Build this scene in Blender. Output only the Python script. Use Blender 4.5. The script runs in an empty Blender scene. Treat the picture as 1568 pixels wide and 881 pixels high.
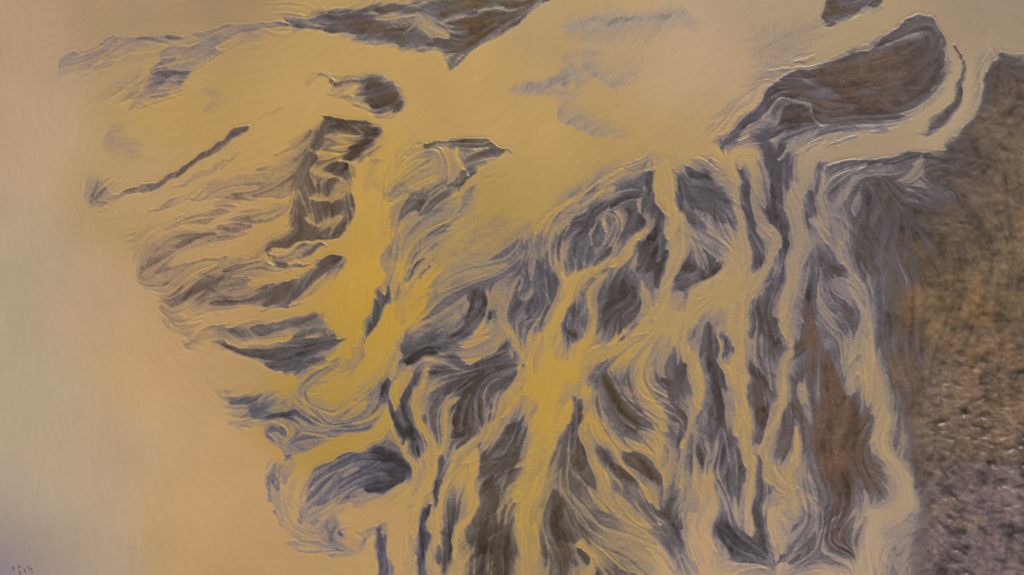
import bpy, math, numpy as np
rng=np.random.default_rng(7)
PX=0.25            # metres per survey unit
STEP=1.25
X0,X1,Y0,Y1=-90,1660,-75,955
xs=np.arange(X0,X1+.1,STEP); ys=np.arange(Y0,Y1+.1,STEP)
NX,NY=len(xs),len(ys)
V=np.zeros((NY,NX),np.float32); M=np.zeros((NY,NX),bool)
C2=np.zeros((NY,NX),np.float32); S2=np.zeros((NY,NX),np.float32); MD=np.zeros((NY,NX),bool)

def pts(s):
    return np.array([[float(a) for a in p.split(',')] for p in s.split()])
def smooth(P,n=6,closed=False):
    if len(P)<3: 
        t=np.linspace(0,1,n*2)[:,None]; return P[0]*(1-t)+P[-1]*t
    if closed: Q=np.vstack([P[-1],P,P[0],P[1]])
    else: Q=np.vstack([2*P[0]-P[1],P,2*P[-1]-P[-2]])
    out=[]
    for i in range(1,len(Q)-2):
        a,b,c,d=Q[i-1],Q[i],Q[i+1],Q[i+2]
        for k in range(n):
            t=k/n
            out.append(.5*((2*b)+(-a+c)*t+(2*a-5*b+4*c-d)*t*t+(-a+3*b-3*c+d)*t**3))
    if not closed: out.append(Q[-2])
    return np.array(out)
def seg_iter(P,pad):
    for i in range(len(P)-1):
        a,b=P[i],P[i+1]
        x0=min(a[0],b[0])-pad; x1=max(a[0],b[0])+pad; y0=min(a[1],b[1])-pad; y1=max(a[1],b[1])+pad
        i0=max(0,int((x0-X0)/STEP)); i1=min(NX,int((x1-X0)/STEP)+2); j0=max(0,int((y0-Y0)/STEP)); j1=min(NY,int((y1-Y0)/STEP)+2)
        if i1<=i0 or j1<=j0: continue
        gx=xs[i0:i1][None,:]; gy=ys[j0:j1][:,None]
        dx,dy=b[0]-a[0],b[1]-a[1]; L=dx*dx+dy*dy+1e-9
        t=np.clip(((gx-a[0])*dx+(gy-a[1])*dy)/L,0,1)
        d=np.hypot(gx-a[0]-t*dx,gy-a[1]-t*dy)
        cr=dx*(gy-a[1])-dy*(gx-a[0])
        yield slice(j0,j1),slice(i0,i1),t,d,cr,dx,dy,a,b
def setdir(sj,si,m,dx,dy):
    th=math.atan2(dy,dx); C2[sj,si][m]=math.cos(2*th); S2[sj,si][m]=math.sin(2*th); MD[sj,si][m]=True
GE,GW,GB=.068,.10,1.7      # channel width scale east / west, bar width scale
def S(v,r,s,taper=False):
    """stream / bar centreline: value v, radius r, points x,y[,r]"""
    raw=[p.split(',') for p in s.split()]
    P=np.array([[float(p[0]),float(p[1]),float(p[2]) if len(p)>2 else -1] for p in raw])
    if (P[:,2]<0).all(): P[:,2]=r
    else:
        k=P[:,2]>=0; P[:,2]=np.interp(np.arange(len(P)),np.arange(len(P))[k],P[k,2])
    if v>.7 and P[:,1].mean()>200 : P[:,2]=P[:,2]*(GE if P[:,0].mean()>590 else GW)
    if v<.5 and P[:,0].mean()>590 and P[:,1].mean()>250: P[:,2]*=GB
    if taper: P[0,2]*=.25; P[-1,2]*=.25
    P=smooth(P)
    for sj,si,t,d,cr,dx,dy,a,b in seg_iter(P,max(P[:,2].max(),1)+2):
        rr=np.maximum(a[2]+(b[2]-a[2])*t,.8)
        m=d<=rr
        V[sj,si][m]=v; M[sj,si][m]=True
        setdir(sj,si,m,dx,dy)
def E(vl,vr,s,w=3):
    """scarp: left value / right value walking along the points"""
    P=smooth(pts(s))
    for sj,si,t,d,cr,dx,dy,a,b in seg_iter(P,w+2):
        m=d<=w
        V[sj,si][m]=np.where(cr[m]>0,vr,vl); M[sj,si][m]=True
        setdir(sj,si,m,dx,dy)
BS=[]
def B(amp,r,s,side=0):
    """shoal: lowers the bed-to-surface depth beside a line, side>0 right bank only, <0 left bank only"""
    P=smooth(pts(s)); dist=np.full((NY,NX),1e9,np.float32); sgn=np.zeros((NY,NX),np.float32); end=np.zeros((NY,NX),np.float32)
    n=len(P)-1
    for q,(sj,si,t,d,cr,dx,dy,a,b) in enumerate(seg_iter(P,2.4*r+3)):
        m=d<dist[sj,si]
        dist[sj,si][m]=d[m]; sgn[sj,si][m]=np.sign(cr[m])
        u=(q+t)/n; e=np.clip(np.minimum(u,1-u)*4,0,1); end[sj,si][m]=e[m]
    f=np.exp(-(dist/r)**1.5)*(.0+1.0*end)
    if side: f=np.where(sgn*side>0,f,f*np.exp(-(dist/2.0)**2))
    BS.append((amp*f).astype(np.float32))
def Dn(s,r=4):
    P=smooth(pts(s))
    for sj,si,t,d,cr,dx,dy,a,b in seg_iter(P,r+2): setdir(sj,si,d<=r,dx,dy)
def P_(v,s,sm=True):
    P=pts(s)
    if sm: P=smooth(P,4,True)
    ins=np.zeros((NY,NX),bool)
    n=len(P)
    for j in range(NY):
        y=ys[j]; xc=[]
        for i in range(n):
            a=P[i]; b=P[(i+1)%n]
            if (a[1]>y)!=(b[1]>y): xc.append(a[0]+(y-a[1])*(b[0]-a[0])/(b[1]-a[1]))
        xc.sort()
        for k in range(0,len(xc)-1,2): ins[j]|=(xs>=xc[k])&(xs<xc[k+1])
    V[ins]=v; M[ins]=True

# ------------------------------------------------------------------ layout of the delta
P_(1,"-90,-75 -90,955 520,955 450,880 415,830 392,780 390,720 385,690 340,655 300,615 265,560 245,510 225,480 195,440 180,390 140,330 115,290 115,240 100,170 65,110 75,75 180,45 290,32 380,5 400,-75",False)
P_(1,"850,-75 1270,-75 1268,0 1248,42 1300,34 1345,12 1370,-75 1660,-75 1660,110 1568,82 1535,76 1508,92 1490,65 1470,45 1445,17 1410,14 1372,34 1345,54 1300,76 1240,97 1190,122 1172,145 1150,165 1118,190 1098,208 1078,228 1050,246 1040,258 998,252 960,265 915,285 875,312 845,335 815,355 780,372 740,385 705,400 670,440 635,475 605,505 590,520 592,470 580,440 600,425 640,405 670,370 690,330 715,295 745,270 795,240 785,222 755,200 700,193 655,200 645,180 635,160 610,125 560,106 500,108 430,108 370,90 380,60 430,48 500,62 600,76 680,84 682,106 715,102 760,72 815,25",False)
P_(0,"1560,140 1660,150 1660,955 1460,955 1450,850 1470,740 1450,620 1425,520 1420,440 1430,360 1460,310 1520,220",False)
P_(0.04,"1250,560 1275,560 1290,600 1300,680 1300,720 1280,740 1258,700 1248,640",True)
# --- top right
P_(.12,"1276,-20 1350,-20 1310,16 1262,36",False)
P_(.08,"1230,135 1300,108 1355,84 1390,58 1418,44 1430,56 1436,80 1426,115 1400,142 1340,168 1270,182 1220,196 1200,185 1210,155",False)
S(.3,4,"1108,216 1140,192 1170,165 1190,138 1235,116 1310,92 1352,70 1388,40 1415,28 1440,36 1452,62")
S(1,6,"1440,25,6 1462,60,6 1464,95,5 1455,130,5 1435,162,5 1400,190,5 1340,210,4 1290,220,3")
S(.3,2,"1470,70 1474,100 1464,145 1446,175 1415,200",True)
S(1,14,"1497,70,24 1495,105,17 1484,150,14 1466,190,12 1430,216,11")
S(1,14,"1430,216,160 1370,228,140 1300,234,130 1250,238,150 1230,262,170 1222,300,165 1224,340,150 1214,390,120 1205,440,90 1198,480,60")
S(.3,2,"1535,92 1516,110 1505,150 1490,190 1460,232 1425,246 1350,246 1300,250 1262,254")
S(.18,3,"1535,100 1530,140 1510,190 1480,230 1430,262")
S(.3,2,"1535,90 1560,100 1600,110 1660,130")
S(.2,2,"1208,250 1200,290 1196,330 1192,352")
S(.1,4,"1200,235 1195,270 1186,310 1182,340")
S(.15,3,"1259,262 1250,300 1245,340")
S(.4,3,"1170,210 1200,200 1260,195 1300,190",True)
S(.7,3,"1130,210 1150,195 1185,185 1195,165",True)
S(.7,3,"1195,245 1215,222 1280,212 1360,200")
S(.6,4,"1195,150 1240,165 1260,190",True)
# --- soft shoals in the main river
B(.35,20,"850,42 868,38 910,31 965,26 1040,20 1060,18",-1); B(.4,22,"850,38 868,41 900,44 960,37 1058,25 1080,20",1); B(1.4,3.6,"860,41 930,33 980,27 1064,22")
B(.46,30,"970,212 940,209 905,207 880,193 862,177 855,160 852,140",1); B(.2,40,"880,60 930,90 1000,105")
B(.44,12,"855,85 862,90 884,105 886,128 862,142 800,144",-1); B(1.5,8,"886,108 868,113 860,122 830,132 762,140"); B(.38,18,"895,75 905,110 940,132 1000,118",-1)
B(.36,26,"566,298 566,288 559,262 569,225 580,195",1); B(.5,26,"592,375 602,368 640,344 680,322 716,290 735,275",1); B(.5,20,"566,455 570,448 592,427 590,397 603,368 610,355",1)
B(.38,24,"584,304 605,288 640,268 665,255",1); B(.3,26,"820,330 760,352 700,385 650,440")
B(.34,26,"1250,95 1230,100 1180,125 1120,180 1070,230",1); B(.34,26,"1050,240 990,250 920,278 850,330 790,370",1)
B(.44,36,"226,125 226,118 238,92 260,73 300,68 332,45 400,36 460,32",1); B(.38,28,"84,116 84,110 92,84 130,72 200,62 290,48 340,40",1)
B(.5,34,"432,700 470,686 520,666 562,656 600,622 615,600",-1); B(.5,30,"412,640 415,650 406,668 428,680 434,704",-1)
B(.42,26,"410,690 410,708 405,735 411,775 430,810",-1); B(.5,44,"465,805 462,790 461,755 480,725 520,704 570,690 600,680",1); B(.44,26,"430,825 440,832 470,850 522,854 560,838 588,812",-1)
B(.38,26,"215,385 212,398 210,432 243,452 260,502 290,520",-1); B(.44,22,"200,170 200,165 230,140 270,120 300,112",1); B(.48,24,"143,308 143,302 160,278 205,254",1); B(.4,20,"160,210 168,212 200,222 240,228")
B(.38,28,"350,643 360,645 400,650 440,640",-1); B(.38,24,"330,598 330,600 360,632 410,640",-1)
B(.38,20,"470,118 478,118 530,118 590,128",1); B(.25,40,"1270,10 1200,60 1120,60")
B(.34,13,"1545,78 1530,82 1505,100 1496,160 1470,208 1420,232",1)
B(.34,20,"560,480 555,540 530,590",1); B(.3,18,"300,140 330,150 300,175",-1)
# --- top bar
P_(.12,"690,-75 860,-75 838,2 798,26 762,46 735,58 715,50 700,30 670,10",False)
E(.12,.97,"690,106 712,88 700,98 735,72 770,50 840,0")
S(.35,6,"436,32 480,36 540,44 600,52 640,60 700,70",True)
S(.08,7,"500,30 540,40 600,46 628,52",True)
S(.75,5,"545,12 600,25 640,20 625,50",True)
S(.75,6,"640,18 660,45 690,60",True)
S(.92,7,"470,10 540,2 620,-10")
S(.3,3,"520,20 560,12 610,14 680,8",True)
S(.7,3,"640,2 700,-5 760,-20",True)
S(.65,3,"700,30 760,12 800,8",True)
# --- far left lobes
E(.99,.72,"84,108 92,85 130,72 200,62 290,48 340,40 430,34",3.5)
S(.85,8,"95,112 130,96 180,84",True)
S(.99,6,"130,118 190,100 240,78 300,52")
E(.99,.66,"226,116 236,94 258,74 300,68 330,46 400,36 435,36")
S(.86,10,"262,96 300,78 350,60",True)
S(.94,10,"340,70 400,55 440,50")
S(.28,5,"232,112 270,112 300,116 330,126",True)
S(.4,4,"205,152 230,138 262,124 300,126",True)
S(.99,6,"205,165 250,150 320,150")
S(.65,4,"205,158 250,162 290,150",True)
S(1,7,"180,205 230,185 300,165 360,140 430,125")
S(.7,4,"225,195 270,178",True)
S(.35,4,"172,214 205,222 238,226",True)
S(.35,4,"238,230 205,240 178,252",True)
S(.93,40,"190,240 215,232",True)
S(.6,5,"146,300 160,282 205,256 235,236",True)
S(1,110,"225,252,70 260,225 310,190 370,150 440,128 480,115")
S(.3,5,"170,300 225,288 275,262 310,236 350,212 400,188",True)
S(.6,4,"150,304 175,300 200,296",True)
S(.75,5,"380,200 430,165 480,150",True)
S(1,14,"390,205 440,180 490,150 520,130")
S(1,80,"300,275 350,255 400,245 440,205 480,165")
S(.66,6,"270,290 320,265 370,225",True)
S(1,70,"185,340 240,325 300,305 330,290")
S(.66,6,"230,320 280,310 340,285 400,275 440,250",True)
S(.56,6,"330,300 400,290 450,262",True)
S(.7,6,"215,385 270,350 330,335 400,320 440,295",True)
S(1,50,"300,350 370,325 440,300",True)
S(.6,8,"240,385 300,370 370,350 440,330",True)
S(1,70,"240,420 300,395 370,385 400,350 440,335",True)
S(.7,6,"215,425 280,405 350,395",True)
S(.5,8,"260,455 320,450 370,455 410,440 450,415",True)
S(.56,6,"330,425 380,410 405,400",True)
S(1,60,"385,425 440,425 490,395 530,385",True)
S(.78,60,"255,480 300,485 350,475",True)
S(.74,40,"262,485 270,505 300,500 350,488",True)
E(.85,.99,"214,398 212,430 245,450 262,500 290,520")
# --- wedge + feather bar
S(.4,3,"480,120 520,128 560,128",True)
P_(.08,"562,124 590,132 616,154 592,164 578,168 572,150",False)
S(.8,5,"500,140 540,150 565,165",True)
S(.15,7,"575,200,3 545,225 520,260 500,290 495,330 480,360 460,385,5")
S(.2,5,"500,185,4 490,215 478,245 465,270 468,310 460,345")
S(.2,4,"490,180 530,190 570,196",True)
S(1,4,"488,172 520,176 575,186 600,180",True)
S(.96,30,"520,240 545,255 548,280",True)
S(.8,24,"480,262 500,268 535,282",True)
S(.8,22,"470,305 505,300 535,290",True)
S(.8,22,"475,230 500,236 530,230",True)
S(.8,22,"465,335 490,345 520,330",True)
S(.75,22,"500,205 530,215 555,212",True)
S(.5,3,"538,300 530,340 500,360")
# central yellow distributary
S(1,20,"640,170,120 605,195,140 582,240,150 565,285,190 560,330,210 560,370,240 556,410,280 540,450,290 528,490,210 540,525,180 548,560,180")
S(1,18,"640,440,200 605,490,210 580,540,240 550,580,230 515,605,150")
S(1,24,"525,365 480,390 440,402,10",True)
E(.97,.15,"532,360 500,368 460,372 425,374 408,384")
E(.2,.75,"408,386 412,402 425,410 450,408 490,400")
S(.5,6,"430,392 470,382 505,376",True)
S(.1,6,"522,392 490,412 460,430 430,455 405,474",True)
S(1,90,"520,450 480,465 430,478 380,480 340,492 300,508",True)
E(.99,.3,"460,466 430,472 400,478")
S(.45,6,"350,505 390,510 440,500 480,485",True)
S(.65,5,"285,525 320,510 350,490",True)
S(.38,7,"345,530 400,540 450,525 510,510",True)
S(.2,6,"400,560 450,560 500,530 524,515",True)
S(1,70,"300,545 350,545 390,560 430,570",True)
S(.96,30,"350,525 400,522 450,515",True)
E(.7,1,"526,540 500,560 460,588 455,610 440,625")
S(1,90,"360,600 400,595 450,575",True)
S(.48,6,"355,612 400,620 440,622",True)
S(.3,5,"380,640 410,636 445,640",True)
S(1,60,"330,600 360,630 400,648",True)
S(.08,3,"578,450 574,480 562,525",True)
S(.3,5,"572,448 590,462 600,440",True)
# --- almond island
E(1,.3,"650,216 690,210 740,213 778,236")
E(.25,1,"706,288 722,266 760,250 778,238")
S(.1,5,"682,222 720,225 765,238",True)
S(.1,4,"705,262 735,248 762,240",True)
S(.95,34,"690,225 700,245 712,270",True)
S(.95,30,"720,232 750,232",True)
S(.88,40,"675,228 685,250 690,275",True)
S(.85,60,"600,304 640,285 668,270",True)
E(.78,.2,"706,284 680,292 655,310 645,318")
S(.3,3,"690,298 668,308 652,325",True)
S(.85,60,"640,400 625,430 600,460",True)
S(.35,3,"655,398 635,420 622,440",True)
S(.08,2,"662,412 655,428",True)
# --- south bank of main river, shallow shelf
S(.75,22,"985,268 940,290 905,310 872,336 842,364 818,392 790,410 760,425 735,432")
S(.3,4,"985,295 950,305 905,330 870,350 850,380 835,420 832,470 820,495")
S(.49,6,"835,370 815,420 800,460 790,480")
S(.8,24,"770,440 775,480 790,510 800,540")
S(.75,20,"690,450 730,438",True)
S(.1,4,"738,440 745,470 752,484",True)
S(.14,9,"728,448,4 728,470 706,500 680,522 655,534,4")
S(.78,24,"715,462 700,490 672,520",True)
S(.97,50,"752,440 748,470 735,500 700,520",True)
S(.2,4,"610,552 630,540 650,520",True)
S(.75,24,"700,452 660,490 620,522 605,545")
S(.8,20,"800,440 780,470",True)
# --- big south-west lobe
S(.94,90,"600,540 575,580 550,610")
S(.72,60,"570,640 520,660 480,670 440,690")
S(.66,8,"430,650 450,665 440,690")
S(.8,60,"455,610 470,630 500,640")
E(.62,1,"418,655 408,668 428,680 432,698")
E(.62,1,"432,698 470,684 520,664 560,655 600,620 615,570")
S(1,80,"470,700 510,682 560,668 590,650 612,610 618,575")
S(1,90,"395,690 400,720 398,760 420,820 480,850")
E(.7,1,"412,712 406,735 412,775 425,800")
S(.88,80,"425,720 440,760 440,800 470,830",True)
E(.98,.58,"462,788 462,755 480,725 520,705 560,690")
S(.58,8,"490,765 510,745 560,720 600,705",True)
S(.1,6,"580,700 605,705 625,720",True)
S(.1,6,"570,745 590,740 615,735",True)
S(.85,50,"500,785 540,765 580,755")
S(1,150,"520,800 560,790 600,765 620,740",True)
S(.52,5,"515,800 500,830 515,842",True)
S(1,160,"540,830 560,860 560,900")
E(.7,1,"440,832 470,848 520,852 560,835 585,815")
S(.3,4,"580,815 585,850 578,881")
# --- south channels, west group
S(1,6,"620,560,28 605,610,34 600,650 625,690 635,740 620,790 600,830 620,900,100")
S(1,8,"655,560,40 640,600,80 645,640,80 655,680,70 650,730,70 640,780,90 625,840,140 620,940,200")
S(.2,3,"628,570 622,620 632,670 640,700",True)
S(1,28,"720,595 690,620 680,660 668,710 655,760 660,830 655,900")
S(.2,3,"680,590 662,630 666,670",True)
S(1,8,"745,665,28 712,690,70 695,720,70 672,755,60 664,810,80 668,900,150")
S(1,8,"800,600,28 770,635 745,665 720,720 720,780 700,830,80 712,940,150")
S(.2,3,"700,645 695,665 715,670",True)
S(.15,4,"740,690 735,720 760,700 785,660",True)
S(.12,4,"690,640 710,610 735,580",True)
S(.3,3,"690,770 690,820 685,860",True)
S(.15,3,"655,770 648,830 640,881",True)
S(.1,4,"660,570,2 690,560 735,555 770,530",True)
S(.9,22,"650,545 700,540 750,522")
S(.93,28,"700,560 745,540 770,520",True)
S(.15,4,"800,560 770,580 745,600 735,640",True)
S(.95,26,"810,540 780,590 755,630")
S(.06,11,"790,655,4 778,700 762,760 758,820 762,900,12")
S(.75,14,"745,790 765,775 785,765",True)
S(.75,14,"740,830 760,815 775,800",True)
S(.75,14,"760,730 778,715 800,705",True)
S(1,30,"770,500 790,530 810,560 830,600",True)
S(.1,3,"600,590 606,640 618,680",True)
S(.12,3,"675,700 668,740 660,770",True)
S(.12,3,"730,640 720,670 705,685",True)
# --- trunk south channel
S(1,20,"900,520,60 880,545,170 872,585,230 850,630,310 828,680,310 815,740,270 806,800,240 806,860,210 800,955,210")
S(1,10,"985,350,30 965,385,80 925,408,100 880,432,130 858,462,170 840,500,170 836,540,150 840,580,110 842,610,80")
S(1,22,"868,345 862,380 862,420 862,450")
S(.8,16,"885,350 870,380 862,410",True)
S(1,26,"1002,335 985,362 965,390")
S(.1,5,"905,320 905,350 885,385 890,410",True)
S(.49,5,"925,320 945,345 930,375 905,395",True)
S(.06,5,"955,310 975,330 955,360",True)
S(.08,6,"1000,355 998,390 985,410",True)
S(.8,16,"905,345 912,380",True)
S(.8,16,"935,310 920,350 935,372",True)
S(.8,16,"990,280 982,320 990,345")
S(.1,4,"875,470 870,500 880,520",True)
S(1,50,"900,450 905,480 890,520",True)
S(.1,4,"945,430 935,455 920,480",True)
S(.25,4,"870,500 885,520",True)
S(.9,36,"980,430 990,470 1000,490")
S(.1,4,"960,440 975,460 950,490 955,520",True)
S(1,50,"955,505 935,528 905,532")
S(.1,4,"925,500 935,480 950,470",True)
# C3
S(1,18,"1018,240,230 1018,290,200 1026,330,200 1035,370,180 1028,410,130 1012,450,110")
S(1,10,"1012,450,100 1000,480,90 975,510,80 945,535,75 910,552,75 890,560,75")
S(.2,3,"994,265 1000,310 1006,350 1010,390 1002,430")
S(.35,4,"1044,272 1048,310 1062,330 1080,345")
S(.8,34,"1050,350 1075,360 1100,370 1120,385")
S(.06,5,"1055,400 1045,430 1062,412",True)
S(.06,4,"1070,395 1085,425 1098,410",True)
S(.8,16,"1060,380 1082,410",True)
# braided belt
S(.12,6,"1062,270 1088,290 1100,320 1106,350",True)
S(.8,16,"1085,250 1100,280 1120,300")
S(1,34,"1090,228 1108,255 1122,290 1134,330")
S(1,6,"1165,244,40 1150,236,60 1128,238,60 1122,256,56 1130,300,56 1138,345,90 1134,400,160 1110,430,250 1075,455,260 1052,480,190 1048,520,150 1060,560,140 1068,600,110 1060,640,90 1048,680,66")
S(1,9,"1134,400,100 1128,450,90 1124,500,100 1130,550,130 1134,600,150 1140,660,130 1146,720,120 1150,770,90 1148,820,90")
S(1,7,"1150,250,50 1156,300,75 1170,340,100 1184,370,90 1176,405,90 1155,440,95 1138,470,100 1130,520,100")
S(.1,3,"1134,270 1145,300 1152,340 1156,380",True)
S(.1,4,"1150,360 1158,380 1160,410",True)
S(.8,20,"1165,240 1178,280 1180,320",True)
S(.1,4,"1175,220 1185,260 1190,300",True)
S(.25,2.5,"1192,360 1194,400 1182,450 1164,500",True)
S(.08,5,"1085,500 1095,540 1100,580 1108,620",True)
S(.96,26,"1100,500 1108,560 1128,600 1136,640")
S(.08,4,"1150,560 1160,600 1160,650",True)
S(.1,3,"1110,510 1112,540",True)
S(.12,4,"1160,470 1175,500 1180,540",True)
S(.76,24,"1150,520 1160,560 1175,600")
S(1,36,"1198,480 1205,510 1212,530,60 1200,545 1195,580")
S(.1,4,"1190,490 1195,515",True)
S(.1,3,"1168,610 1172,640 1160,680",True)
S(.1,3,"1158,700 1162,740 1170,770",True)
S(.1,3,"1120,660 1125,710 1128,760",True)
S(1,9,"1195,560,70 1198,600,120 1190,640,130 1172,670,100 1168,705,130 1185,735,120 1212,745,75")
S(1,8,"1225,650,36 1222,690 1212,720 1220,760 1215,790 1190,780,100 1190,820,120 1196,870,90")
S(.15,3,"1210,620 1212,660 1200,700",True)
S(.49,6,"1240,770 1240,810 1210,850 1190,865",True)
S(.1,4,"1160,770 1165,800 1172,830",True)
S(.08,5,"1085,660 1090,700 1100,680",True)
S(.78,26,"1100,740 1115,770 1125,800")
S(.1,6,"1110,800 1130,825 1150,840",True)
S(1,60,"1085,735 1085,780 1070,815 1080,860 1090,940,160")
S(1,200,"1090,890 1150,900 1200,905 1260,885 1300,905,220")
# C11, C12
S(1,8,"985,540,34 978,570,66 985,600,75 1005,630,66 1015,680,66 1012,720,66")
S(.78,24,"1010,560 1020,600 1035,640 1040,690")
S(.06,15,"935,590,7 948,620 970,650,6")
S(.49,2,"925,610 950,640 985,655",True)
S(.1,5,"1010,580 1035,600 1045,560",True)
S(.1,4,"1020,620 1045,650 1040,680",True)
S(.1,3,"1070,640 1080,620",True)
S(1,8,"905,590,34 896,625,66 898,670,75 915,715,80 935,765,100 975,810,115 1005,850,140 1020,930,180")
S(.15,4,"880,610 880,660 885,710 900,750",True)
S(.1,6,"850,770 850,820 860,870 850,930",True)
S(.15,5,"880,800 900,850 920,900",True)
S(.8,26,"862,750 900,780 950,830 970,870")
S(1,36,"915,640 935,670 965,690 1000,700 1020,740")
S(.12,3.5,"920,690 945,720 980,740",True)
S(1,36,"935,680 960,720 1000,760 1015,800")
S(.15,4,"990,770 1010,790 1040,800",True)
S(.9,40,"1040,720 1050,760 1050,820 1060,870")
S(.96,30,"970,600 1000,650 1010,690",True)
S(.15,3,"1035,740 1030,790 1040,840",True)
S(.15,3,"955,700 980,715 1010,735",True)
S(1,100,"890,830 910,860 900,900")
# --- right side braids
S(1,4,"1250,330,70 1262,360 1285,390 1300,410,70 1310,435,66 1318,470")
S(.96,30,"1262,265 1258,300 1272,330 1275,365 1295,395")
S(.8,18,"1305,270 1295,300 1280,320 1290,350 1300,385")
S(.2,6,"1330,300 1320,350 1325,400 1340,420",True)
S(.6,5,"1270,290 1300,270 1330,260 1380,262 1410,250")
S(.7,4,"1412,240 1412,262 1402,275",True)
S(.12,5,"1285,410 1270,420 1255,400",True)
S(.06,8,"1350,290 1370,340 1365,400 1385,440 1400,500")
S(.96,40,"1300,430 1320,440 1325,480 1310,530 1305,560 1310,600")
S(.76,24,"1260,410 1250,450 1260,490 1290,520")
S(.8,16,"1275,420 1280,450 1300,465",True)
S(.2,4,"1295,470 1300,500",True)
S(.49,4,"1345,430 1350,470 1360,520")
S(.8,22,"1330,440 1338,480 1345,530 1360,570")
S(.1,4,"1360,540 1375,570 1400,600",True)
S(.78,24,"1240,400 1225,450 1225,490")
S(.12,4,"1245,430 1240,480 1235,530")
S(.76,22,"1270,500 1280,560 1300,610 1320,640")
S(.3,4,"1225,560 1230,620 1240,690 1240,740")
S(1,6,"1325,520,30 1335,560,90 1345,600,150 1348,640,155 1345,680,145 1362,712,145 1382,735,130 1390,770,115 1380,800,66")
S(1,9,"1380,780,60 1345,785,130 1332,820,145 1322,860,155 1310,940,170")
S(.78,24,"1368,600 1380,660 1375,700 1385,720")
S(.2,4,"1395,600 1405,640 1410,690 1400,740",True)
S(.78,44,"1395,790 1380,830 1385,881 1380,940")
S(.15,3,"1320,640 1325,700 1340,750",True)
S(.15,5,"1300,790 1280,830 1300,850",True)
S(.65,3,"1400,260 1430,285 1460,300 1465,320",True)
S(.3,4,"1380,300 1420,330 1470,345",True)
# direction hints in open water
Dn("1100,-60 1000,40 900,120 800,180 700,260"); Dn("1300,30 1180,90 1080,160 960,210 850,260 740,340 650,430")
Dn("1050,220 900,260 780,330"); Dn("860,30 760,100 640,120 500,85 380,75"); Dn("880,80 760,140 660,150")
Dn("0,0 40,200 60,400 150,600 250,881"); Dn("-60,0 -60,900"); Dn("60,200 130,430 260,600 340,760 400,900"); Dn("0,500 60,700 100,940")
Dn("100,20 250,10 400,-20"); Dn("1660,60 1560,30 1450,0")
Dn("1450,300 1470,500 1500,700 1500,900"); Dn("1600,200 1600,900")
Dn("440,690 520,650 570,590"); Dn("480,780 540,740 600,700"); Dn("430,720 440,800 500,840"); Dn("90,110 200,80 330,60"); Dn("250,100 350,60 430,45")

# ------------------------------------------------------------------ harmonic relaxation (pull-push + Jacobi)
def fill(F,Mk,iters=40):
    if min(F.shape[:2])<=4 or Mk.all():
        w=Mk[...,None].astype(np.float32); m=(F*w).sum((0,1))/max(w.sum(),1)
        return np.where(Mk[...,None],F,m)
    h,w=F.shape[:2]; H,W=(h+1)//2,(w+1)//2
    Fp=np.zeros((H*2,W*2,F.shape[2]),np.float32); Mp=np.zeros((H*2,W*2),np.float32)
    Fp[:h,:w]=F*Mk[...,None]; Mp[:h,:w]=Mk
    s=Fp.reshape(H,2,W,2,-1).sum((1,3)); c=Mp.reshape(H,2,W,2).sum((1,3))
    G=fill(s/np.maximum(c,1)[...,None],c>0,iters)
    U=np.repeat(np.repeat(G,2,0),2,1)[:h,:w]
    U=np.where(Mk[...,None],F,U)
    for k in range(iters):
        A=np.pad(U,((1,1),(1,1),(0,0)),mode='edge')
        U=np.where(Mk[...,None],F,.25*(A[:-2,1:-1]+A[2:,1:-1]+A[1:-1,:-2]+A[1:-1,2:]))
    return U.astype(np.float32)
D=fill(V[...,None],M)[...,0]
dirs=fill(np.stack([C2,S2],-1),MD)

fy=np.fft.fftfreq(NY)[:,None]; fx=np.fft.rfftfreq(NX)[None,:]
def blur(a,s):
    return np.fft.irfft2(np.fft.rfft2(a)*np.exp(-2*(math.pi*s)**2*(fx*fx+fy*fy)),s=a.shape).astype(np.float32)
def noise(s):
    n=blur(rng.standard_normal((NY,NX)),s); return (n/n.std()).astype(np.float32)
gxx=(xs[None,:]+0*ys[:,None]); gyy=(ys[:,None]+0*xs[None,:])
sm=lambda a,b,x:(lambda t:t*t*(3-2*t))(np.clip((x-a)/(b-a),0,1))
flat=1/(1+np.exp(-(gxx-1430+.12*(gyy-400)+16*noise(18))/20))*sm(90,160,gyy)
opn=sm(.95,.995,blur(D,12))
D=np.where(D<1,opn*D+(1-opn)*np.clip(D,0,1)**2.0,D)      # sediment settles out away from the thalwegs
# equalise: keep about the surveyed share of turbid water, shoal and bar inside the braid plain
zone=(opn<.3)&(gxx>590)&(gxx<1400)&(gyy>260)&(gyy<881)
q=np.quantile(D[zone],[0,.15,.35,.55,.72,.85,.95,1]); print('braid quantiles',q)
qq=np.maximum.accumulate(q+np.arange(8)*1e-5)
Deq=np.interp(D,qq,[.0,.08,.24,.42,.62,.82,.98,1.0])
wz=(1-opn)*sm(560,640,gxx)*(1-flat)*sm(215,290,gyy)
D=(D*(1-wz)+Deq*wz).astype(np.float32)
for f in BS: D=np.where(D>.45,np.maximum(D-f,np.minimum(D,.44)),D)
pool=np.ones_like(D)*.15*(1-flat); pool*=(1-.8*np.exp(-(((gxx-1330)/110)**2+((gyy-130)/60)**2)**2))*(1-.8*np.exp(-((gxx-1270)/50)**2-((gyy-650)/110)**2))
D=D*(1-pool)+pool
jj,ii=np.meshgrid(np.arange(NY,dtype=np.float32),np.arange(NX,dtype=np.float32),indexing='ij')
def samp(a,y,x):
    y=np.clip(y,0,NY-1.01); x=np.clip(x,0,NX-1.01); y0=y.astype(np.int32); x0=x.astype(np.int32); v=y-y0; u=x-x0
    k=y0*NX+x0; f=a.ravel()
    return (f[k]*(1-u)+f[k+1]*u)*(1-v)+(f[k+NX]*(1-u)+f[k+NX+1]*u)*v
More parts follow.
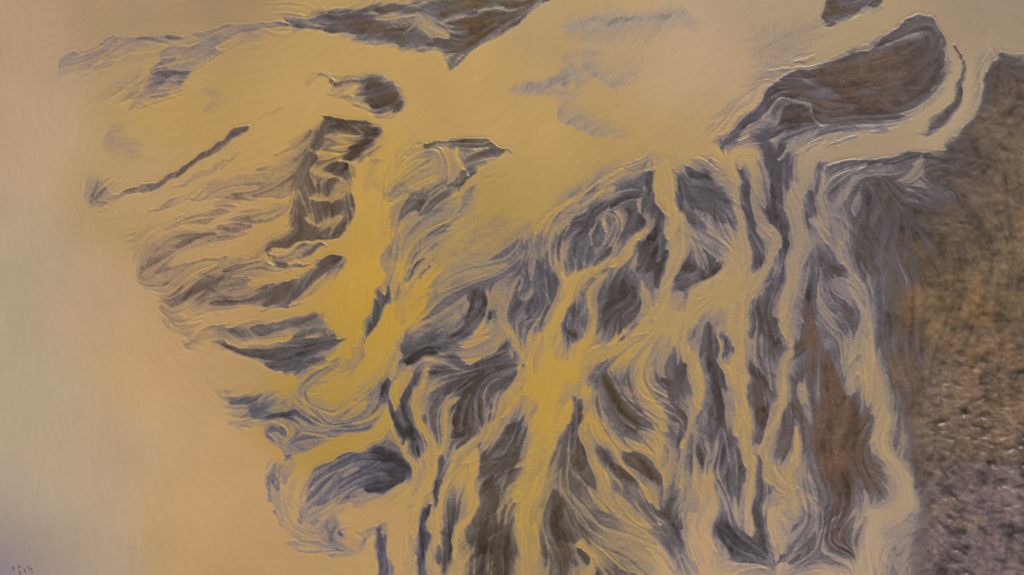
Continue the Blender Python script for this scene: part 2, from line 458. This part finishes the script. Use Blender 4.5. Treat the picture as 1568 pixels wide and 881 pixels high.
th=.5*np.arctan2(blur(dirs[...,1],5),blur(dirs[...,0],5))
wob=.24*noise(26)
ux=np.cos(th+wob); uy=np.sin(th+wob)
def lic(src,ux,uy,n,h=1.0):
    acc=src.copy()
    for sg in (1,-1):
        x=ii.copy(); y=jj.copy(); px=sg*ux; py=sg*uy
        for k in range(n):
            x+=h*px; y+=h*py
            kx=np.clip(x+.5,0,NX-1).astype(np.int32); ky=np.clip(y+.5,0,NY-1).astype(np.int32); q=ky*NX+kx
            vx=ux.ravel()[q]; vy=uy.ravel()[q]
            s=np.where(vx*px+vy*py<0,-1,1); px=vx*s; py=vy*s
            acc+=src.ravel()[q]*(.5+.5*math.cos(math.pi*k/n))
    acc-=acc.mean(); return (acc/acc.std()).astype(np.float32)
n9,m9,n3,m3=noise(9),noise(9),noise(3),noise(3)
D=samp(D,jj+2.6*n9+.6*n3,ii+2.6*m9+.6*m3)
D=blur(D,.9)
st_m=lic(noise(4.0),ux,uy,30,2.6)
st_k=lic(noise(4.2),ux,uy,36,3.0)
st_c=lic(noise(2.0),ux,uy,30,1.9)
st_f=lic(noise(.8),ux,uy,20,1.1)
cross=lic(noise(2.4),-uy,ux,9,1.3)
Ds=blur(D,5); gy,gx=np.gradient(Ds); gm=np.hypot(gx,gy)+1e-6
rx=gx/gm; ry=gy/gm; sg=np.where(rx*ux+ry*uy<0,-1,1)
rx=rx+1.1*ux*sg; ry=ry+1.1*uy*sg; rm=np.hypot(rx,ry)+1e-6; rx/=rm; ry/=rm
rill=lic(noise(.8),rx,ry,12,1.0)
rill2=lic(noise(1.5),rx,ry,18,1.3)
mid=sm(.05,.3,D)*(1-sm(.8,1.0,D))
land=1-sm(.15,.5,D)
braid=(1-opn)*(1-.85*flat)
# strands: sharp-fronted, gently backed lobes drawn out along the current, with thin creases between
s=1.3*D+.6*st_m+.12*noise(11); fr=s-np.floor(s); saw=blur(sm(0,.12,fr)*(1-fr)*1.5-.56,.5)
crease=np.exp(-(st_m/.12)**2)*sm(-.3,.8,noise(10))
ribbon=np.exp(-(np.abs(st_k)/.2)**1.3)*sm(-.9,.5,noise(13))       # thread channels
crev=np.maximum(0,rill2-.7)
D2=D+braid*(.20*saw*(.3+.7*mid)+.045*st_m-.12*crease*(.3+.7*mid)+.34*ribbon*(1-sm(.55,.95,D))+mid*(.024*st_c+.010*st_f)+(.3+.7*mid)*(.015*rill+.026*rill2)*(1-sm(.85,1,D))+land*(.015*rill-.05*crev+.03*st_c))\
   +opn*(.010*st_c+.008*st_f+.006*rill)*(1-flat)+(.025*rill+.015*st_f)*mid*opn
D2=D2+.07*opn*sm(.8,1,D)
soft=sm(560,430,gxx)*sm(600,520,gyy)*(1-opn)       # hazy shallows of the west lobes
D2=D2+.08*soft
grain=noise(.6)
D2=D2+.018*grain*mid
D2=D2.astype(np.float32)
WL=.15
DW=(D2-WL)
# ------------------------------------------------------------------ colour fields: sediment, bed, and shallows with sky reflection painted in
def lin(c): 
    c=np.array(c)/255.; return np.where(c<.04045,c/12.92,((c+.055)/1.055)**2.4)
def field(tab,sig):
    num=np.zeros((NY,NX,3)); den=np.zeros((NY,NX,1))
    for x,y,c in tab:
        w=np.exp(-((gxx-x)**2+(gyy-y)**2)/(2*sig*sig))[...,None]+1e-7/(1+((gxx-x)**2+(gyy-y)**2)[...,None]/1e4)
        num+=w*lin(c); den+=w
    return (num/den).astype(np.float32)
deep=[(20,30,(172,146,114)),(20,250,(178,151,120)),(10,380,(170,152,124)),(20,480,(168,154,126)),(60,600,(172,156,126)),(150,700,(178,154,122)),(110,840,(172,151,125)),(40,800,(166,150,130)),(-25,900,(105,98,128)),(30,890,(145,132,130)),
(130,480,(178,148,116)),(230,560,(186,152,106)),(300,780,(186,152,104)),(400,870,(176,142,96)),(180,300,(174,146,100)),(200,10,(162,137,102)),(350,10,(150,126,94)),(300,150,(176,144,86)),(450,80,(178,146,88)),(650,120,(180,147,86)),
(560,300,(182,146,72)),(560,470,(182,144,56)),(520,600,(168,136,66)),(780,200,(177,145,86)),(930,250,(171,140,82)),(750,330,(168,138,76)),(900,60,(170,142,94)),(1060,110,(178,149,114)),(1150,40,(160,137,106)),(1050,220,(170,140,88)),
(1350,30,(160,138,102)),(1500,20,(146,126,103)),(1480,150,(164,143,110)),(1300,240,(156,136,108)),(1220,350,(148,129,106)),(1130,450,(166,139,94)),(850,480,(174,141,76)),(870,600,(176,141,62)),(820,750,(176,143,70)),(650,620,(172,139,74)),
(700,760,(175,142,78)),(600,850,(178,145,94)),(1060,560,(166,138,88)),(1140,640,(168,139,86)),(930,760,(168,138,82)),(1200,660,(166,139,94)),(1345,640,(168,143,102)),(1380,760,(164,142,114)),(1100,870,(176,147,110)),(850,900,(162,132,88)),
(280,350,(176,143,94)),(330,500,(172,140,94)),(430,420,(172,139,82)),(1280,420,(148,131,112)),(1250,880,(170,145,116))]
bed=[(500,250,(74,58,42)),(300,330,(92,74,60)),(350,450,(80,64,50)),(700,30,(88,68,44)),(800,400,(62,55,52)),(900,620,(76,60,36)),(780,700,(74,60,44)),(1300,140,(90,71,58)),(1180,200,(62,54,53)),(1480,130,(70,58,54)),(1530,210,(98,80,60)),(1430,350,(88,73,58)),(1460,470,(104,81,54)),
(1500,600,(108,87,66)),(1270,620,(100,75,56)),(1260,740,(94,72,56)),(1510,800,(106,91,88)),(1000,700,(78,62,46)),(1400,870,(92,78,74)),(980,380,(66,57,50)),(1340,330,(76,66,60)),(1100,560,(68,59,51)),(600,740,(60,54,56)),(450,660,(66,62,66)),(650,530,(60,55,51)),(1420,250,(70,66,68)),(1560,400,(102,84,62)),(1380,600,(90,76,64)),(400,130,(80,70,70)),(1110,800,(62,56,56))]
shal_sky=[(100,90,(134,119,110)),(300,90,(122,113,114)),(200,230,(134,117,108)),(300,350,(136,115,98)),(430,250,(136,115,96)),(330,460,(128,109,96)),(420,520,(118,110,106)),(450,650,(114,110,116)),(520,740,(110,106,118)),(450,800,(128,120,118)),(500,220,(118,103,90)),(600,50,(118,111,110)),  # shallow water over silt, reflected sky put into its blue-grey colour
(680,240,(126,115,104)),(900,100,(136,126,120)),(800,420,(112,107,112)),(700,500,(118,111,111)),(640,400,(118,112,108)),(900,350,(114,108,111)),(1050,350,(120,113,116)),(1000,550,(120,112,112)),(780,560,(118,112,116)),(680,650,(124,115,111)),(850,800,(116,106,96)),(950,720,(122,113,109)),(1100,600,(116,109,113)),
(1200,550,(116,110,114)),(1300,450,(110,104,110)),(1370,650,(118,109,107)),(1250,800,(122,114,116)),(1150,800,(122,116,120)),(1380,850,(126,115,113)),(1300,230,(114,109,112)),(1480,180,(112,106,105)),(1160,250,(106,101,108)),(1250,130,(106,100,104)),(1450,300,(98,91,92))]
DC=field(deep,55)*(1+.02*noise(22)+.012*grain+.012*st_f)[...,None]; BC=field(bed,60)*(1+.12*noise(14)+.08*noise(4)+.06*noise(1.3)+.10*st_c+.04*st_f+.07*rill2+.10*flat*cross)[...,None]; SC=field(shal_sky,55)
SC=SC*(1+.04*st_c+.03*rill+.03*grain)[...,None]
ora=sm(.3,1.6,noise(9)+.4*noise(3))*flat
BC=BC*(1+ora[...,None]*np.array([.12,.03,-.10]))
# ------------------------------------------------------------------ meshes
ZS=.8
rough_flat=flat*(1.0*sm(460,640,gyy)+.12)*sm(1395,1440,gxx)
w1=noise(14); w2=noise(14)
rn=samp(noise(4),jj+5*w1,ii+5*w2); ridge=np.exp(-(rn/.3)**2)
patch=sm(-.6,.8,noise(20))
hp=(D2-blur(D2,3))*mid*(1-opn)
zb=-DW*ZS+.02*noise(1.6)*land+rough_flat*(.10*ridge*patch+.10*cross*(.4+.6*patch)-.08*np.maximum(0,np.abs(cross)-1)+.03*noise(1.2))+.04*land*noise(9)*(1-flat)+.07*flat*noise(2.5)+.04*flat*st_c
zb=zb.astype(np.float32)
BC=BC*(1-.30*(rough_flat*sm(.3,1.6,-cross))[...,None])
DC=np.clip(DC,.01,.9); BC=np.clip(BC,.01,.9)
def grow(a,n,f):
    d=np.array([f*(1.6**k) for k in range(n)]).cumsum(); return np.concatenate([a[0]-d[::-1],a,a[-1]+d])
NP=11
bx=grow(xs,NP,4); by=grow(ys,NP,4)
padw=((NP,NP),(NP,NP))
def pad(a): return np.pad(a,padw+((0,0),)*(a.ndim-2),mode='edge')
CX,CY=784,440.5
def build(name,z,keep,attrs,cols):
    H,W=len(by),len(bx)
    co=np.empty((H,W,3),np.float32); co[...,0]=(bx[None,:]-CX)*PX; co[...,1]=-(by[:,None]-CY)*PX; co[...,2]=z
    idx=np.arange(H*W).reshape(H,W)
    q=np.stack([idx[:-1,:-1],idx[1:,:-1],idx[1:,1:],idx[:-1,1:]],-1).reshape(-1,4)
    if keep is not None:
        k=keep[:-1,:-1]|keep[1:,:-1]|keep[1:,1:]|keep[:-1,1:]; q=q[k.ravel()]
    used=np.zeros(H*W,bool); used[q.ravel()]=True; rem=np.cumsum(used)-1; q=rem[q]
    me=bpy.data.meshes.new(name); n=int(used.sum()); me.vertices.add(n); me.vertices.foreach_set('co',co.reshape(-1,3)[used].ravel())
    me.loops.add(q.size); me.loops.foreach_set('vertex_index',q.ravel().astype(np.int32))
    me.polygons.add(len(q)); me.polygons.foreach_set('loop_start',np.arange(0,q.size,4,dtype=np.int32))
    me.update(calc_edges=True)
    me.polygons.foreach_set('use_smooth',np.ones(len(q),bool))
    for k,a in attrs.items():
        at=me.attributes.new(k,'FLOAT','POINT'); at.data.foreach_set('value',a.reshape(-1)[used].astype(np.float32))
    for k,a in cols.items():
        at=me.attributes.new(k,'FLOAT_COLOR','POINT'); c=np.ones((H*W,4),np.float32); c[:,:3]=a.reshape(-1,3); at.data.foreach_set('color',c[used].ravel())
    ob=bpy.data.objects.new(name,me); bpy.context.scene.collection.objects.link(ob); return ob
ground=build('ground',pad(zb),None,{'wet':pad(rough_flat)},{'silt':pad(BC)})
zs=(-.8*hp).astype(np.float32)
keep=pad(zb)<pad(zs)+.04
water=build('river_water',pad(zs),keep,{'depth':pad(DW)},{'sediment':pad(DC),'shoal':pad(SC)})

# ------------------------------------------------------------------ materials
def mat(name):
    m=bpy.data.materials.new(name); m.use_nodes=True; nt=m.node_tree; nt.nodes.clear(); return m,nt,nt.nodes,nt.links
def N(nt,t,**k):
    n=nt.nodes.new(t)
    for a,b in k.items(): setattr(n,a,b)
    return n
def tex(nt,scale,detail=6,rough=.6,dist=0):
    g=N(nt,'ShaderNodeNewGeometry'); t=N(nt,'ShaderNodeTexNoise'); nt.links.new(g.outputs['Position'],t.inputs['Vector'])
    t.inputs['Scale'].default_value=scale; t.inputs['Detail'].default_value=detail; t.inputs['Roughness'].default_value=rough; t.inputs['Distortion'].default_value=dist; return t
def mrange(nt,src,a,b,c,d):
    m=N(nt,'ShaderNodeMapRange'); nt.links.new(src,m.inputs[0])
    for i,v in enumerate((a,b,c,d)): m.inputs[i+1].default_value=v
    return m.outputs[0]
def mixc(nt,f,a,b,mode='MIX'):
    m=N(nt,'ShaderNodeMix',data_type='RGBA',blend_type=mode)
    for s,i in ((f,0),(a,6),(b,7)):
        if hasattr(s,'links'): nt.links.new(s,m.inputs[i])
        else: m.inputs[i].default_value=s if not isinstance(s,tuple) else (*s,1)
    return m.outputs[2]
m,nt,_,L=mat('wet_silt')
out=N(nt,'ShaderNodeOutputMaterial'); b=N(nt,'ShaderNodeBsdfPrincipled'); L.new(b.outputs[0],out.inputs[0])
a=N(nt,'ShaderNodeAttribute',attribute_name='silt'); we=N(nt,'ShaderNodeAttribute',attribute_name='wet')
t2=tex(nt,.9,4,.7,.3)
v2=mrange(nt,t2.outputs[0],.3,.7,.8,1.2)
cc=N(nt,'ShaderNodeVectorMath',operation='SCALE'); L.new(a.outputs['Color'],cc.inputs[0]); L.new(v2,cc.inputs['Scale'])
L.new(cc.outputs[0],b.inputs['Base Color'])
L.new(mrange(nt,we.outputs['Fac'],0,.8,.72,.42),b.inputs['Roughness']); L.new(mrange(nt,we.outputs['Fac'],0,.8,.25,.6),b.inputs['Specular IOR Level'])
bp=N(nt,'ShaderNodeBump'); bp.inputs['Strength'].default_value=.2; bp.inputs['Distance'].default_value=.12; L.new(t2.outputs[0],bp.inputs['Height']); L.new(bp.outputs[0],b.inputs['Normal'])
ground.data.materials.append(m)
m,nt,_,L=mat('silty_water')
out=N(nt,'ShaderNodeOutputMaterial'); b=N(nt,'ShaderNodeBsdfPrincipled'); L.new(b.outputs[0],out.inputs[0])
a=N(nt,'ShaderNodeAttribute',attribute_name='sediment'); sh=N(nt,'ShaderNodeAttribute',attribute_name='shoal'); dp=N(nt,'ShaderNodeAttribute',attribute_name='depth')
t=tex(nt,1.6,3,.65,.4)
dn=N(nt,'ShaderNodeMath',operation='MULTIPLY_ADD'); L.new(t.outputs[0],dn.inputs[0]); dn.inputs[1].default_value=.05; L.new(dp.outputs['Fac'],dn.inputs[2])
f=mrange(nt,dn.outputs[0],.28,.80,0,1)
col=mixc(nt,f,sh.outputs['Color'],a.outputs['Color'])
L.new(col,b.inputs['Base Color'])
al=mrange(nt,dn.outputs[0],-.05,.42,0,1); L.new(al,b.inputs['Alpha'])
b.inputs['Roughness'].default_value=.42; b.inputs['IOR'].default_value=1.33
bp=N(nt,'ShaderNodeBump'); bp.inputs['Strength'].default_value=.45; bp.inputs['Distance'].default_value=.12; L.new(t.outputs[0],bp.inputs['Height']); L.new(bp.outputs[0],b.inputs['Normal'])
water.data.materials.append(m)

# ------------------------------------------------------------------ birds over the lagoon
import bmesh
mb,nt,_,L=mat('bird_feathers'); out=N(nt,'ShaderNodeOutputMaterial'); b=N(nt,'ShaderNodeBsdfPrincipled'); L.new(b.outputs[0],out.inputs[0]); b.inputs['Base Color'].default_value=(.03,.028,.035,1)
def bird():
    bm=bmesh.new()
    prof=[(-.75,.03,.0),(-.55,.16,0),(-.25,.2,0),(.15,.2,.02),(.4,.12,.05),(.6,.07,.1),(.82,.09,.13),(.92,.06,.12),(1.05,.01,.1)]
    rings=[[bm.verts.new((r*math.cos(k*math.pi/4),x,z+r*.8*math.sin(k*math.pi/4))) for k in range(8)] for x,r,z in prof]
    for A,B_ in zip(rings,rings[1:]):
        for k in range(8): bm.faces.new((A[k],A[(k+1)%8],B_[(k+1)%8],B_[k]))
    bm.faces.new(rings[0]); bm.faces.new(rings[-1][::-1])
    for s in (-1,1):
        lead=[(0.1,.3,.08),(.6,.42,.2),(1.1,.25,.22),(1.6,-.05,.12)]; trail=[(0.1,-.25,.08),(.6,-.12,.18),(1.1,-.15,.2),(1.6,-.12,.12)]
        lv=[bm.verts.new((s*x,y,z)) for x,y,z in lead]; tv=[bm.verts.new((s*x,y,z)) for x,y,z in trail]; bv=[bm.verts.new((s*x,(y+yy)/2,z-.04)) for (x,y,z),(_,yy,_2) in zip(lead,trail)]
        for i in range(3):
            bm.faces.new((lv[i],lv[i+1],tv[i+1],tv[i])); bm.faces.new((lv[i],lv[i+1],bv[i+1],bv[i])); bm.faces.new((bv[i],bv[i+1],tv[i+1],tv[i]))
    a=bm.verts.new((-.08,-.7,0));c=bm.verts.new((.08,-.7,0));d=bm.verts.new((.2,-1,0));e=bm.verts.new((-.2,-1,0)); bm.faces.new((a,c,d,e))
    bmesh.ops.recalc_face_normals(bm,faces=bm.faces)
    me=bpy.data.meshes.new('bird'); bm.to_mesh(me); bm.free(); me.materials.append(mb); return me
bme=bird()
for k,(x,y) in enumerate([(22,868),(31,865),(33,874),(41,870),(47,866),(52,869)]):
    o=bpy.data.objects.new('bird',bme); bpy.context.scene.collection.objects.link(o)
    o.location=((x-CX)*PX,-(y-CY)*PX,.9+.2*k); o.rotation_euler=(0,0,.8+.35*k); o.scale=(.42,.42,.42)

# ------------------------------------------------------------------ light, sky, camera
sc=bpy.context.scene
wd=bpy.data.worlds.new('World'); sc.world=wd; wd.use_nodes=True; nt=wd.node_tree
sky=nt.nodes.new('ShaderNodeTexSky'); sky.sky_type='NISHITA'; sky.sun_disc=False
el,az=math.radians(45),math.radians(20)
sky.sun_elevation=el; sky.sun_rotation=az
nt.links.new(sky.outputs[0],nt.nodes['Background'].inputs[0]); nt.nodes['Background'].inputs[1].default_value=.062
ld=bpy.data.lights.new('sun','SUN'); ld.energy=4.2; ld.angle=math.radians(5); ld.color=(1,.93,.86)
lo=bpy.data.objects.new('sun',ld); sc.collection.objects.link(lo); lo.location=(0,0,200)
from mathutils import Vector
dv=Vector((math.sin(az)*math.cos(el),math.cos(az)*math.cos(el),math.sin(el)))
lo.rotation_euler=dv.to_track_quat('Z','Y').to_euler()
cd=bpy.data.cameras.new('camera'); cam=bpy.data.objects.new('camera',cd); sc.collection.objects.link(cam)
Hc=340.; cd.sensor_width=36; cd.lens=36*Hc/(1568*PX); cd.clip_end=5000; cam.location=(0,0,Hc); cam.rotation_euler=(0,0,0); sc.camera=cam
sc.view_settings.view_transform='Standard'; sc.view_settings.look='None'; sc.view_settings.exposure=0
print('D range',D2.min(),D2.max())
